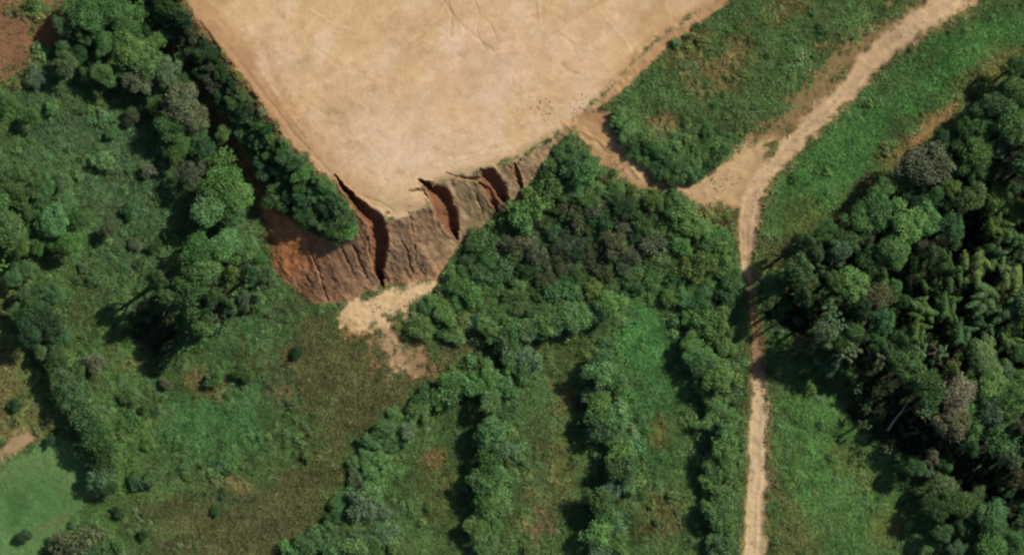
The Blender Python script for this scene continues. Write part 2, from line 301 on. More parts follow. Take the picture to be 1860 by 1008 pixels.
    put(FAN, (230,196,150), 9, 26, .95, 1.0); put(E(640,578,26,12,-20), (226,190,138), 8, 6, .5, 1.0)
    # gullies cut into redder earth, paler along their rims
    rim = np.clip(gm * (1 - gm) * 4, 0, 1) * np.clip(.5 + 3 * n2, 0, 1) * .55; c = c * (1 - rim[..., None]) + lin((216, 176, 134)) * rim[..., None]
    gm2 = gm ** 1.6; c = c * (1 - .9 * gm2[..., None]) + lin((136, 90, 64)) * (.9 * gm2[..., None]); bare = np.maximum(bare, gm)
    return np.clip(c * KD, 0.004, 0.75), np.clip(bare, 0, 1), np.clip(gm, 0, 1)

# ------------------------------------------------------------------ materials
def new_mat(name):
    m = bpy.data.materials.new(name); m.use_nodes = True; t = m.node_tree
    return m, t, t.nodes['Principled BSDF']
def mathn(t, op, a=None, b=None, av=None, bv=None):
    n = t.nodes.new('ShaderNodeMath'); n.operation = op
    if a is not None: t.links.new(a, n.inputs[0])
    elif av is not None: n.inputs[0].default_value = av
    if b is not None: t.links.new(b, n.inputs[1])
    elif bv is not None: n.inputs[1].default_value = bv
    return n.outputs[0]
def noise(t, scale, det=4, coord=None):
    n = t.nodes.new('ShaderNodeTexNoise'); n.inputs['Scale'].default_value = scale; n.inputs['Detail'].default_value = det
    if coord is not None: t.links.new(coord, n.inputs['Vector'])
    return n.outputs[0]
def mulcol(t, col, fac):
    n = t.nodes.new('ShaderNodeVectorMath'); n.operation = 'SCALE'
    t.links.new(col, n.inputs[0]); t.links.new(fac, n.inputs['Scale']); return n.outputs[0]
def earth_material():
    m, t, p = new_mat("earth")
    at = t.nodes.new('ShaderNodeAttribute'); at.attribute_name = 'soil'
    ab = t.nodes.new('ShaderNodeAttribute'); ab.attribute_name = 'bare'
    tc = t.nodes.new('ShaderNodeTexCoord').outputs['Object']
    f = noise(t, 0.5, 6, tc); g = noise(t, 5.0, 4, tc)
    a = mathn(t, 'MULTIPLY_ADD', f, None, bv=0.5); t.nodes[-1].inputs[2].default_value = 0.75
    b = mathn(t, 'MULTIPLY_ADD', g, None, bv=0.7); t.nodes[-1].inputs[2].default_value = 0.65
    t.links.new(mulcol(t, at.outputs['Color'], mathn(t, 'MULTIPLY', a, b)), p.inputs['Base Color'])
    p.inputs['Roughness'].default_value = 0.95; p.inputs['Specular IOR Level'].default_value = 0.1
    bp = t.nodes.new('ShaderNodeBump'); bp.inputs['Distance'].default_value = 0.12; bp.inputs['Strength'].default_value = 0.5
    h = mathn(t, 'ADD', noise(t, 1.2, 8, tc), mathn(t, 'MULTIPLY', noise(t, 7, 4, tc), None, bv=.4))
    t.links.new(h, bp.inputs['Height']); t.links.new(bp.outputs[0], p.inputs['Normal'])
    return m
def leaf_material(name, src, spread=0.8, spec=0.06):
    m, t, p = new_mat(name)
    if src == 'inst':
        a = t.nodes.new('ShaderNodeAttribute'); a.attribute_type = 'INSTANCER'; a.attribute_name = 'tint'; c = a.outputs['Color']
    else:
        c = t.nodes.new('ShaderNodeObjectInfo').outputs['Color']
    g = t.nodes.new('ShaderNodeNewGeometry').outputs['Random Per Island']
    f = mathn(t, 'MULTIPLY_ADD', g, None, bv=spread); t.nodes[-1].inputs[2].default_value = 1 - spread / 2
    tc = t.nodes.new('ShaderNodeTexCoord').outputs['Object']
    k = mathn(t, 'MULTIPLY_ADD', noise(t, 2.2, 3, tc), None, bv=1.3); t.nodes[-1].inputs[2].default_value = 0.35
    t.links.new(mulcol(t, c, mathn(t, 'MULTIPLY', f, k)), p.inputs['Base Color'])
    p.inputs['Roughness'].default_value = 0.6; p.inputs['Specular IOR Level'].default_value = spec
    return m
def plain(name, col, rough=.9, ns=6.0, var=.6):
    m, t, p = new_mat(name)
    rgb = t.nodes.new('ShaderNodeRGB'); rgb.outputs[0].default_value = (*col, 1)
    tc = t.nodes.new('ShaderNodeTexCoord').outputs['Object']
    k = mathn(t, 'MULTIPLY_ADD', noise(t, ns, 5, tc), None, bv=var * 2); t.nodes[-1].inputs[2].default_value = 1 - var
    t.links.new(mulcol(t, rgb.outputs[0], k), p.inputs['Base Color']); p.inputs['Roughness'].default_value = rough
    return m
EARTH = earth_material()
LEAF = leaf_material("leaf", 'obj'); LEAFI = leaf_material("leaf_scatter", 'inst'); GRASSM = leaf_material("grass_blade", 'inst', .7, .1)
BARK = plain("bark", (.09, .065, .045)); PALE = plain("dead_wood", (.42, .38, .30)); REDB = plain("reddish_bark", (.22, .10, .05)); STONE = plain("stone", (.20, .15, .10))

# ------------------------------------------------------------------ terrain: one relief, cut into its named grounds
def axis(lo, hi, f0, f1, coarse, fine):
    return np.concatenate([np.arange(lo, f0, coarse), np.arange(f0, f1, fine), np.arange(f1, hi + coarse, coarse)])
gx = axis(-240, 2100, 474, 1010, 3.4, 1.7); gy = axis(-220, 1228, 224, 610, 3.4, 1.7)
PX, PY = np.meshgrid(gx, gy)
Z, DP, DL, BK, GM = height(PX, PY)
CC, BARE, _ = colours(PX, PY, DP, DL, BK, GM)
NX, NY = len(gx), len(gy)
WX = (PX - CX) * S; WY = (CY - PY) * S
V = np.stack([WX, WY, Z], -1).reshape(-1, 3)
dzx = np.gradient(Z, axis=1) / np.gradient(WX, axis=1); dzy = np.gradient(Z, axis=0) / np.gradient(WY, axis=0)
NRM = np.stack([-dzx, -dzy, np.ones_like(Z)], -1); NRM /= np.linalg.norm(NRM, axis=-1, keepdims=True); NRM = NRM.reshape(-1, 3)
kind = np.zeros(PX.shape, int)
tq = line_f(TRACK, PX, PY)[0]
kind[(DP <= 0)] = 1
kind[BK & (DP > 0) & (DL > 0) & (PX < 1060)] = 2
kind[(DP > 0) & (sdf(RAMP, PX, PY) < 0)] = 6
kind[(tq < 1.0) | (sdf(JUNC, PX, PY) < 0)] = 3
kind[(sdf(FAN, PX, PY) < 0) & (DP > 0)] = 4
kind[sdf(FIELD, PX, PY) < 0] = 5
ii, jj = np.meshgrid(np.arange(NY - 1), np.arange(NX - 1), indexing='ij')
a0 = (ii * NX + jj).ravel(); quads = np.stack([a0, a0 + NX, a0 + NX + 1, a0 + 1], -1)
fk = kind[:-1, :-1].ravel()
def raw_mesh(name, verts, faces, mat=None, nper=4):
    me = bpy.data.meshes.new(name); nv, nf = len(verts), len(faces)
    me.vertices.add(nv); me.vertices.foreach_set('co', np.asarray(verts, np.float32).ravel())
    me.loops.add(nf * nper); me.loops.foreach_set('vertex_index', np.asarray(faces, np.int32).ravel())
    me.polygons.add(nf); me.polygons.foreach_set('loop_start', np.arange(nf, dtype=np.int32) * nper)
    me.update(calc_edges=True)
    if mat: me.materials.append(mat)
    return me
CF = CC.reshape(-1, 3); BF = BARE.ravel()
def link(name, data, parent=None, **kw):
    o = bpy.data.objects.new(name, data); COL.objects.link(o)
    if parent is not None: o.parent = parent
    for k, v in kw.items(): o[k] = v
    return o
PIECES = {0: ('ground', 'rough grass and scrub covered ground around the bare pad and the track'),
          1: ('bare_earth_pad', 'wide levelled pad of pale sandy earth at the top of the picture'),
          2: ('eroded_bank', 'steep grey-brown earth bank cut by dark red gullies below the pad'),
          3: ('dirt_track', 'pale dirt track that forks beside the green terrace and narrows in the shade'),
          4: ('sand_fan', 'pale fan of washed out sand at the foot of the gullied bank'),
          5: ('grass_field', 'smooth light green field in the bottom corner below the scrub'),
          6: ('dirt_ramp', 'short ochre earth ramp joining the pad corner to the track fork')}
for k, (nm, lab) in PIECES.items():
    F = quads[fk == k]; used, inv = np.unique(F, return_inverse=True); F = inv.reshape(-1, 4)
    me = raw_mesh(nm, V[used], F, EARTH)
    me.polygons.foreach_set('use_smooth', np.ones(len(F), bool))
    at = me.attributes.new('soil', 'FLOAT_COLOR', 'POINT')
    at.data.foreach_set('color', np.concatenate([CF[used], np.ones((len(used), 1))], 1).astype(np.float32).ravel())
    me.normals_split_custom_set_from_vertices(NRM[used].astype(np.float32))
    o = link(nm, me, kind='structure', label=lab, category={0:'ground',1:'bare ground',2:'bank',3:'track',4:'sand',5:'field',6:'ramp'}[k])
# far land: plain skirt joined to the relief's border
br = []
for i in range(0, NX, 6): br.append(i)
def border():
    t = [0 * NX + j for j in range(NX)] + [i * NX + NX - 1 for i in range(1, NY)] + [(NY - 1) * NX + j for j in range(NX - 2, -1, -1)] + [i * NX for i in range(NY - 2, 0, -1)]
    return t
bi = np.array(border()); bv = V[bi]; ring = [bv]
for k, zt in ((1.8, -7.5), (5, -8), (20, -8)):
    q = bv.copy(); q[:, :2] *= k; q[:, 2] = bv[:, 2] * max(0, 1 - k / 6) + zt * min(1, k / 6); ring.append(q)
n = len(bi); vv = np.concatenate(ring); ff = []
ar = np.arange(n); nx_ = (ar + 1) % n
for r_ in range(3): ff.append(np.stack([r_ * n + ar, r_ * n + nx_, (r_ + 1) * n + nx_, (r_ + 1) * n + ar], -1))
me = raw_mesh('surrounding_land', vv, np.concatenate(ff), EARTH)
at = me.attributes.new('soil', 'FLOAT_COLOR', 'POINT'); at.data.foreach_set('color', np.tile([.035, .06, .03, 1], len(vv)).astype(np.float32))
link('surrounding_land', me, kind='structure', label='open green land running on beyond the picture')

# ------------------------------------------------------------------ lookups for planting
LX = np.arange(-240, 2101, 2.0); LY = np.arange(-220, 1229, 2.0)
def interp(A, px, py):
    fx = np.interp(px, gx, np.arange(NX)); fy = np.interp(py, gy, np.arange(NY))
    i0 = np.clip(fx.astype(int), 0, NX - 2); j0 = np.clip(fy.astype(int), 0, NY - 2); tx = fx - i0; ty = fy - j0
    if A.ndim == 3: tx = tx[:, None]; ty = ty[:, None]
    return (A[j0, i0] * (1 - tx) + A[j0, i0 + 1] * tx) * (1 - ty) + (A[j0 + 1, i0] * (1 - tx) + A[j0 + 1, i0 + 1] * tx) * ty
def gz(px, py): return float(interp(Z, np.array([px], float), np.array([py], float))[0])

# ------------------------------------------------------------------ plant shapes
def leaves(lobes, n, size, rng, aspect=.6, zmin=-.35, jit=.7, fuzz=0.):
    L = np.array(lobes, float)                       # x y z r
    wgt = L[:, 3] ** 2; wgt /= wgt.sum()
    k = rng.choice(len(L), int(n * 1.8), p=wgt)
    d = rng.normal(size=(len(k), 3)); d /= np.linalg.norm(d, axis=1, keepdims=True)
    d[:, 2] = np.where(d[:, 2] < zmin, -d[:, 2], d[:, 2])
    rr = L[k, 3] * (0.72 - .12 * fuzz + (0.36 + .55 * fuzz) * rng.random(len(k)) ** (.7 + .5 * fuzz))
    pos = L[k, :3] + d * rr[:, None]
    keep = np.ones(len(k), bool)
    for c in L:
        q = np.linalg.norm(pos - c[:3], axis=1); keep &= ~(q < c[3] * (.66 - .16 * fuzz))
    pos, d = pos[keep][:n], d[keep][:n]; m = len(pos)
    nr = d + jit * rng.normal(size=(m, 3)) * .6; nr[:, 2] += .25; nr /= np.linalg.norm(nr, axis=1, keepdims=True)
    t = np.cross(nr, rng.normal(size=(m, 3))); t /= np.linalg.norm(t, axis=1, keepdims=True); b = np.cross(nr, t)
    s = size * (.55 + .9 * rng.random(m))[:, None]
    fold = nr * s * .25
    v = np.stack([pos - t * s, pos + b * s * aspect + fold, pos + t * s, pos - b * s * aspect + fold], 1).reshape(-1, 3)
    return v, np.arange(m * 4).reshape(-1, 4)
def tube(pts, rad, sides=6):
    vs_, fs = [], []
    for i, (p, r) in enumerate(zip(pts, rad)):
        for s in range(sides):
            a = 2 * math.pi * s / sides; vs_.append((p[0] + r * math.cos(a), p[1] + r * math.sin(a), p[2] + (.0)))
        if i:
            for s in range(sides):
                a, b = (i - 1) * sides + s, (i - 1) * sides + (s + 1) % sides
                fs.append((a, b, b + sides, a + sides))
    return vs_, fs
def join(parts):
    V_, F_ = [], []; o = 0
    for v, f in parts:
        v = np.asarray(v, float).reshape(-1, 3); V_.append(v); F_.append(np.asarray(f, int).reshape(-1, 4) + o); o += len(v)
    return np.concatenate(V_), np.concatenate(F_)
def dome(rng, nl, r0, r1, rad=.74, zt=.5):
    L = []; ph = rng.uniform(0, 6.28, 3); am = rng.uniform(.05, .22, 3)
    for i in range(nl):
        rho = rad * math.sqrt((i + .5) / nl) * rng.uniform(.85, 1.12); a = i * 2.4 + rng.uniform(-.6, .6)
        rho *= 1 + am[0] * math.cos(a + ph[0]) + am[1] * math.cos(2 * a + ph[1]) + am[2] * math.cos(3 * a + ph[2])
        L.append((rho * math.cos(a), rho * math.sin(a), zt * (1 - rho * rho) - .1 + rng.uniform(-.12, .12), rng.uniform(r0, r1)))
    return L
CROWN = {}
def proto(name, vf, mat): return raw_mesh(name, vf[0], vf[1], mat)
def build_set(mat):
    P = {}
    rng = np.random.default_rng(21)
    P['tree'] = [proto('crown', leaves(dome(rng, int(rng.integers(20, 34)), .16, .34, .8), 6500, .044, rng, jit=1.2, fuzz=.85), mat) for _ in range(9)]
    P['airy'] = [proto('crown', leaves(dome(rng, int(rng.integers(13, 18)), .13, .2, .82, .45), 1900, .045, rng), mat) for _ in range(3)]
    P['round'] = [proto('crown', leaves([(0, 0, .05, .72)] + dome(rng, 12, .28, .36, .62, .42), 4200, .045, rng, jit=.4), mat) for _ in range(2)]
    P['shrub'] = [proto('foliage', leaves(dome(rng, int(rng.integers(10, 18)), .17, .42, .86, .40), 3000, .062, rng, jit=1.3, fuzz=1.), mat) for _ in range(10)]
    pl = []
    for _ in range(6):
        L = []; a0 = rng.uniform(0, 6.28)
        for k in range(int(rng.integers(9, 13))):
            a = a0 + rng.uniform(-2.2, 2.2); ln = rng.uniform(.45, .85); lift = rng.uniform(.3, 1.0); bx, by = rng.normal(size=2) * .24; w0 = rng.uniform(.16, .25)
            for q in np.linspace(0, 1, 7):
                L.append((bx + math.cos(a) * ln * q, by + math.sin(a) * ln * q, lift * math.sin(q * 2.2) - .1, w0 * (1.1 - q * .75)))
        pl.append(proto('crown', leaves(L, 5200, .042, rng, aspect=.4, jit=.6), mat))
    P['bamboo'] = pl
    return P
PT = build_set(LEAF)
rng = np.random.default_rng(5)
TR = []
for _ in range(4):     # trunk with limbs, unit height 1
    parts = [tube([(0, 0, -.08), (rng.uniform(-.02, .02), rng.uniform(-.02, .02), .35), (rng.uniform(-.03, .03), 0, .62), (0, 0, .86)], [.04, .03, .022, .008], 7)]
    for k in range(5):
        a = k * 1.26 + rng.uniform(-.3, .3); z0 = rng.uniform(.35, .6); l = rng.uniform(.16, .26)
        parts.append(tube([(0, 0, z0), (math.cos(a) * l * .5, math.sin(a) * l * .5, z0 + .1), (math.cos(a) * l, math.sin(a) * l, z0 + .24)], [.016, .011, .004], 5))
    TR.append(proto('trunk', join(parts), BARK))
CANE = []
for _ in range(2):
    parts = []
    for k in range(9):
        a = rng.uniform(0, 6.28); r = rng.uniform(.0, .05); l = rng.uniform(.1, .3)
        parts.append(tube([(r * math.cos(a), r * math.sin(a), -.05), (r * 1.6 * math.cos(a), r * 1.6 * math.sin(a), .5), (l * math.cos(a), l * math.sin(a), .95)], [.012, .01, .004], 5))
    CANE.append(proto('canes', join(parts), BARK))
TONE = {'g': (.080, .164, .056), 'b': (.114, .232, .072), 'd': (.046, .100, .037), 'o': (.132, .156, .078), 's': (.104, .182, .082), 't': (.230, .208, .125), 'y': (.124, .200, .060), 'k': (.086,.112,.055)}
TW = {'g': 'mid green', 'b': 'bright green', 'd': 'dark green', 'o': 'grey-green', 's': 'silvery green', 't': 'tan', 'y': 'yellow-green', 'k': 'olive brown'}

# ------------------------------------------------------------------ where the plants stand (photograph pixels: x, y, crown radius, tone)
FOREST = [(1689,300,42,'o'),(1778,274,30,'b'),(1778,314,20,'g'),(1815,190,28,'g'),(1845,228,30,'g'),(1792,228,24,'g'),(1850,165,26,'g'),(1822,262,22,'s'),(1755,236,19,'d'),(1852,292,16,'k'),
 (1648,330,24,'g'),(1612,336,22,'b'),(1665,356,20,'d'),(1600,382,32,'g'),(1644,404,34,'b'),(1684,398,28,'b'),(1562,404,26,'g'),(1626,452,36,'g'),(1584,468,26,'g'),(1540,436,24,'g'),
 (1487,464,14,'s'),(1527,458,20,'s'),(1455,490,26,'s'),(1518,510,20,'b'),(1548,516,30,'b'),(1462,536,18,'g'),(1412,516,20,'g'),(1440,512,16,'d'),(1594,545,28,'k'),(1604,584,24,'g'),(1408,592,9,'s'),
 (1700,462,20,'s'),(1786,652,38,'y'),(1826,678,22,'s'),(1740,714,34,'t'),(1733,674,16,'y'),(1796,706,32,'b'),(1802,746,26,'s'),(1842,728,30,'g'),(1728,772,30,'o'),(1768,768,30,'b'),(1822,792,34,'g'),
 (1692,724,26,'g'),(1680,690,26,'g'),(1648,664,28,'g'),(1618,640,24,'g'),(1596,622,18,'g'),(1532,622,20,'g'),(1502,604,24,'s'),(1680,750,13,'s'),(1548,604,20,'g'),(1855,640,20,'g'),
 (1840,836,18,'s'),(1856,870,20,'o'),(1820,874,12,'o'),(1778,898,18,'y'),(1714,884,22,'s'),(1742,914,28,'g'),(1770,926,24,'g'),(1804,944,36,'g'),(1704,926,22,'d'),(1748,952,18,'g'),(1712,968,18,'s'),
 (1800,992,30,'b'),(1842,980,26,'g'),(1742,1002,20,'s'),(1776,976,18,'g'),(1690,858,11,'s'),(1630,830,7,'s'),(1612,818,9,'s'),(1560,708,9,'s'),(1574,742,10,'d'),(1570,770,12,'d'),(1730,412,26,'g'),(1764,362,26,'y'),(1812,360,24,'y'),(1730,345,18,'y'),
 (1576,426,18,'k'),(1640,620,20,'g'),(1855,776,16,'o'),(1865,700,26,'g'),(1880,560,36,'g'),(1880,300,36,'g'),(1880,440,34,'y'),(1885,930,34,'g'),(1880,830,30,'g'),(1850,120,22,'d'),(1712,250,15,'d'),(1738,262,16,'g'),
 (1500,420,20,'g'),(1470,440,18,'g'),(1850,380,24,'y'),(1868,1010,30,'g'),(1660,700,8,'d'),(1566,560,16,'d'),(1722,812,12,'d'),(1858,905,16,'d')]
FAIRY = {(1510,566,20,'s'),(1525,590,16,'s'),(1545,640,20,'o'),(1578,652,16,'o'),(1495,545,10,'s'),(1712,640,14,'s'),(1672,640,18,'g'),(1600,650,14,'s'),(1835,905,14,'s')}
BAMB = [(1722,496,36),(1768,486,38),(1806,462,32),(1790,534,40),(1842,500,38),(1716,562,34),(1676,566,30),(1662,606,30),(1742,612,32),(1836,560,34),(1806,414,32),(1846,436,30),(1784,596,26),(1830,618,28),(1700,520,24)]
WEST = [(158,24,34,'g'),(200,18,34,'g'),(226,58,28,'g'),(150,62,20,'g'),(236,90,30,'b'),(120,118,22,'s'),(142,98,18,'d'),(192,132,24,'b'),(222,128,18,'g'),(262,108,32,'b'),(300,128,26,'s'),(252,148,24,'o'),
 (330,186,34,'o'),(348,216,28,'o'),(308,222,28,'g'),(400,338,42,'b'),(432,356,28,'b'),(382,372,34,'b'),(424,394,22,'g'),(346,318,24,'k'),(318,282,18,'g'),(360,462,34,'g'),(404,448,30,'b'),(442,452,28,'b'),
 (342,528,34,'g'),(374,500,26,'b'),(298,540,16,'g'),(284,508,18,'g'),(314,566,11,'s'),(352,572,24,'g'),(262,560,9,'d'),(115,370,24,'b'),(98,402,28,'b'),(122,442,24,'b'),(58,384,18,'g'),(140,398,18,'g'),(28,350,30,'g'),
 (18,420,30,'g'),(82,336,20,'g'),(196,416,14,'k'),(62,560,22,'g'),(84,578,26,'d'),(52,602,26,'d'),(96,536,20,'g'),(76,640,14,'s'),(112,612,16,'g'),(48,490,18,'g'),(250,20,22,'b'),(372,268,20,'d'),(330,262,18,'g'),
 (454,500,18,'g'),(420,500,18,'y'),(470,470,14,'g'),(384,540,18,'g'),(-20,380,30,'g'),(-10,300,26,'g'),(12,190,20,'g'),(60,210,16,'g'),(262,60,18,'d'),(404,244,15,'g'),(360,248,16,'g')]
LINE = [(112,690,20,'s'),(132,718,24,'g'),(158,752,26,'g'),(172,790,26,'d'),(188,828,24,'d'),(182,862,22,'s'),(198,886,15,'d'),(218,928,12,'d'),(140,980,28,'o'),(110,992,20,'o'),(178,984,14,'g'),(214,990,11,'g'),(46,974,11,'d'),
 (30,732,13,'d'),(92,800,9,'d'),(100,660,18,'d'),(140,680,16,'g'),(280,868,16,'g'),(246,870,12,'g'),(285,858,12,'s'),(262,742,8,'d'),(260,972,9,'d'),(168,1020,26,'g'),(390,928,8,'d'),(540,640,10,'d')]
ROWS = {
 'arm': ([(812,696),(842,700),(872,692),(900,682)], 12, (13, 20)),
 'second': ([(905,604),(934,636),(942,668),(930,700),(908,740),(902,786),(912,828),(892,868),(888,912),(884,952),(868,1000)], 20, (10, 25)),
 'third': ([(1090,664),(1100,700),(1094,738),(1110,776),(1122,820),(1134,862),(1114,896),(1100,934),(1094,976),(1088,1012)], 20, (10, 25)),
 'fourth': ([(1262,600),(1262,636),(1298,680),(1300,722),(1304,770),(1306,818),(1306,862),(1298,906),(1304,954),(1306,1004)], 22, (10, 23)),
 'cross': ([(1120,556),(1088,562),(1056,574),(1022,578),(992,590),(960,602),(938,606)], 10, (14, 23)),
}
rng = np.random.default_rng(11)
def along(pts, jit, rr, step=.95):
    P = np.array(pts, float); seg = np.hypot(*(P[1:] - P[:-1]).T); cum = np.concatenate([[0], np.cumsum(seg)]); out = []; s = 0
    while s < cum[-1]:
        r = rng.uniform(*rr); x = np.interp(s, cum, P[:, 0]) + rng.uniform(-jit, jit); y = np.interp(s, cum, P[:, 1]) + rng.uniform(-jit, jit) * .5
        out.append((x, y, r)); s += r * step
    return out
def fill(poly, rr, tight, avoid=(), gaps=(), n=4000):
    P = np.array(poly); out = []; x0, x1, y0, y1 = bbox(poly, 0); cand = np.stack([rng.uniform(x0, x1, n), rng.uniform(y0, y1, n)], 1)
    d = sdf(poly, cand[:, 0], cand[:, 1])
    pts = [(a[0], a[1], a[2]) for a in avoid]
    for (x, y), dd in zip(cand, d):
        r = rng.uniform(*rr)
        if dd > -r * .35: continue
        if any(((x - g[0]) / g[2]) ** 2 + ((y - g[1]) / g[3]) ** 2 < 1 for g in gaps): continue
        if all((x - a) ** 2 + (y - b) ** 2 > (tight * (r + c)) ** 2 for a, b, c in pts): pts.append((x, y, r)); out.append((x, y, r))
    return out
TRI = [(1010,262),(1042,266),(1100,312),(1170,350),(1238,364),(1276,402),(1326,440),(1340,500),(1338,600),(1330,640),(1296,640),(1236,570),(1200,540),(1150,540),(1122,540),(1060,556),(980,580),(930,600),(880,612),(820,618),(752,622),(722,596),(760,560),(796,530),(832,458),(900,408),(950,368),(990,312)]
TGAP = [(1088,428,20,14),(1112,502,26,8),(1186,474,26,9),(1172,528,14,10),(1282,502,16,12),(892,514,14,12),(990,556,34,5),(1232,600,14,50),(1020,610,60,9),(870,600,10,8)]

ORD_ = ['nearest', 'second nearest', 'third nearest', 'fourth nearest', 'fifth nearest', 'sixth nearest', 'seventh nearest', 'eighth nearest', 'ninth nearest', 'tenth nearest', 'eleventh nearest', 'twelfth nearest', 'thirteenth nearest', 'fourteenth nearest', 'fifteenth nearest', 'sixteenth nearest', 'seventeenth nearest', 'eighteenth nearest', 'nineteenth nearest', 'twentieth nearest']
_ones = 'first second third fourth fifth sixth seventh eighth ninth tenth eleventh twelfth thirteenth fourteenth fifteenth sixteenth seventeenth eighteenth nineteenth'.split()
_tens = ['twentieth', 'thirtieth', 'fortieth', 'fiftieth', 'sixtieth', 'seventieth', 'eightieth', 'ninetieth']
def ordinal(n):
    if n < 20: return _ones[n - 1]
    t = n // 10 - 2
    return _tens[t] if n % 10 == 0 else ['twenty', 'thirty', 'forty', 'fifty', 'sixty', 'seventy', 'eighty', 'ninety'][t] + '-' + _ones[n % 10 - 1]
def describe(items, marks, noun, cat, place):
    """items: dicts x y r tone; writes label: each named by its rank from the landmark it stands closest to"""
    by = {}
    for it in items:
        k = min(range(len(marks)), key=lambda i: math.hypot(it['x'] - marks[i][0], it['y'] - marks[i][1]))
        by.setdefault(k, []).append(it)
    for k, L in by.items():
        L.sort(key=lambda it: math.hypot(it['x'] - marks[k][0], it['y'] - marks[k][1]))
        for i, it in enumerate(L):
            o = 'nearest' if i == 0 else ordinal(i + 1) + ' nearest'; to = ' to '
            sz = 'small' if it['r'] < 15 else ('large' if it['r'] > 29 else 'rounded')
            it['label'] = '%s %s %s %s%s%s' % (sz, TW[it['tone']], noun, o, to, marks[k][2])
            it['cat'] = cat; it['group'] = place
def unproj(px, py, z):
    f = (CAM_H - z) / CAM_H
    return (px - CX) * S * f, (CY - py) * S * f
def plant_tree(it, name, shapes, hf=(2.2, 9.5, 1.2), trunks=None, crown_name='crown'):
    r = it['r'] * S; h = it.get('h') or min(hf[1], max(hf[0], 2.1 * r * rng.uniform(.85, 1.15) + hf[2]))
    for g in CG[:5] + CG[-1:]:
        vx, vy = it['x'] - g[0], it['y'] - g[1]; dd = math.hypot(vx, vy)
        if dd < g[2] + 90 and (vx * .83 - vy * .56) > .35 * dd and it['r'] > 12: h = max(h, rng.uniform(14.5, 17.5))
    zb = gz(it['x'], it['y']); zc = zb + h - .3 * r
    x, y = unproj(it['x'], it['y'], zc)
    e = link(name, None, label=it['label'], category=it['cat'], group=it['group']); e.empty_display_size = .5
    e.location = (x, y, zb); e.rotation_euler[2] = rng.uniform(0, 6.28)
    c = link(crown_name, shapes[int(rng.integers(len(shapes)))], e)
    dz = max(r, .36 * h) if shapes is not PT['airy'] else r; c.location = (0, 0, h - .7 * dz); k = rng.uniform(.84, 1.18); c.scale = (r * k * 1.08, r / k * 1.08, dz * rng.uniform(.9, 1.1))
    c.color = tone(it['tone'])
    t = link('canes' if trunks is CANE else 'trunk', (trunks or TR)[int(rng.integers(len(trunks or TR)))], e); t.scale = (h, h, h)
    return e
def tone(t):
    b = np.array(TONE[t]); k = rng.uniform(.8, 1.22); b = b * k * np.array([rng.uniform(.9, 1.15), 1, rng.uniform(.85, 1.2)])
    return (*b, 1)
def plant_shrub(it, name, shapes, hk=(1.15, 1.5)):
    r = it['r'] * S; h = it.get('h') or r * rng.uniform(*hk) + .5
    zb = gz(it['x'], it['y']); x, y = unproj(it['x'], it['y'], zb + h * .8)
    c = link(name, shapes[int(rng.integers(len(shapes)))], label=it['label'], category=it['cat'], group=it['group'])
    c.location = (x, y, zb + h - .72 * r); c.rotation_euler[2] = rng.uniform(0, 6.28)
    k = rng.uniform(.8, 1.25); c.scale = (r * k * 1.12, r / k * 1.12, r * rng.uniform(.85, 1.1)); c.color = tone(it['tone'])
    return c
def D(L): return [dict(x=a[0], y=a[1], r=a[2], tone=a[3]) for a in L]
def wchoice(x, y, base='ggbbysd'): return base[int(rng.integers(len(base)))]

# --- the wood beyond the narrow track
fo = D(FOREST)
for x, y, r in fill(FORP, (13, 22), .86, [(a[0], a[1], a[2]) for a in FOREST] + BAMB + [a[:3] for a in FAIRY], CG, 5000):
    fo.append(dict(x=x, y=y, r=r, tone=wchoice(x, y, 'gggdbso')))
FM = [(1600,716,'the black hollow beside the grass slope'),(1740,714,'the tan crowned tree'),(1689,300,'the grey-green crown by the bare patch'),(1440,566,'the shaded stretch of track'),
      (1784,846,'the black hollow in the lower wood'),(1846,332,'the black gap by feathery crowns'),(1860,160,'the upper corner of the wood'),(1626,452,'the broad bushy crown in mid wood'),(1700,985,'the lower tip of the wood'),
      (1790,535,'the middle of the bamboo plumes')]
describe(fo, FM, 'tree', 'tree', 'trees in the wood beyond the track')
for it in fo:
    f = PT['tree'] if it['r'] > 13 else PT['airy']
    if (it['x'], it['y']) in ((1804,944),(1786,652),(1626,452)): f = PT['round']
    plant_tree(it, 'broadleaf_tree', f, (3, 15.5, 4.5))
fa = D(sorted(FAIRY)); describe(fa, FM, 'sparse tree', 'tree', 'sparse trees in the wood beyond the track')
for it in fa: plant_tree(it, 'sparse_tree', PT['airy'], (4, 12, 6))
ba = [dict(x=a, y=b, r=c, tone='gyg'[i % 3]) for i, (a, b, c) in enumerate(BAMB)]
describe(ba, FM, 'bamboo clump', 'bamboo', 'bamboo clumps in the wood')
for it in ba: plant_tree(it, 'bamboo_clump', PT['bamboo'], (9, 12.5, 3), CANE, 'plumes')
# --- trees in the scrub below the thicket
we = D(WEST)
MASS = [(318,478),(350,440),(470,436),(492,500),(470,560),(420,560),(392,604),(342,626),(326,590),(330,540)]
BELT = [(-20,290),(60,296),(132,330),(160,420),(132,462),(60,466),(32,516),(112,520),(124,640),(66,662),(34,620),(20,520),(-20,470)]
UPP = [(116,-10),(260,-10),(300,90),(370,180),(380,250),(300,250),(270,170),(210,150),(112,130),(96,100)]
for poly in (MASS, BELT, UPP):
    for x, y, r in fill(poly, (11, 21), .74, [(a[0], a[1], a[2] * .9) for a in WEST] + [(190, 78, 30)], [CG[-1], (80,462,24,18), (180,440,18,12), (150,158,24,20), (372,420,34,12), (60,360,12,10)], 1500):
        we.append(dict(x=x, y=y, r=r, tone=wchoice(x, y, 'gbgdbs')))
for it in we:
    if it['x'] > 300 and it['y'] > 480 and it['r'] > 15 and it['y'] < 620: it['h'] = 15
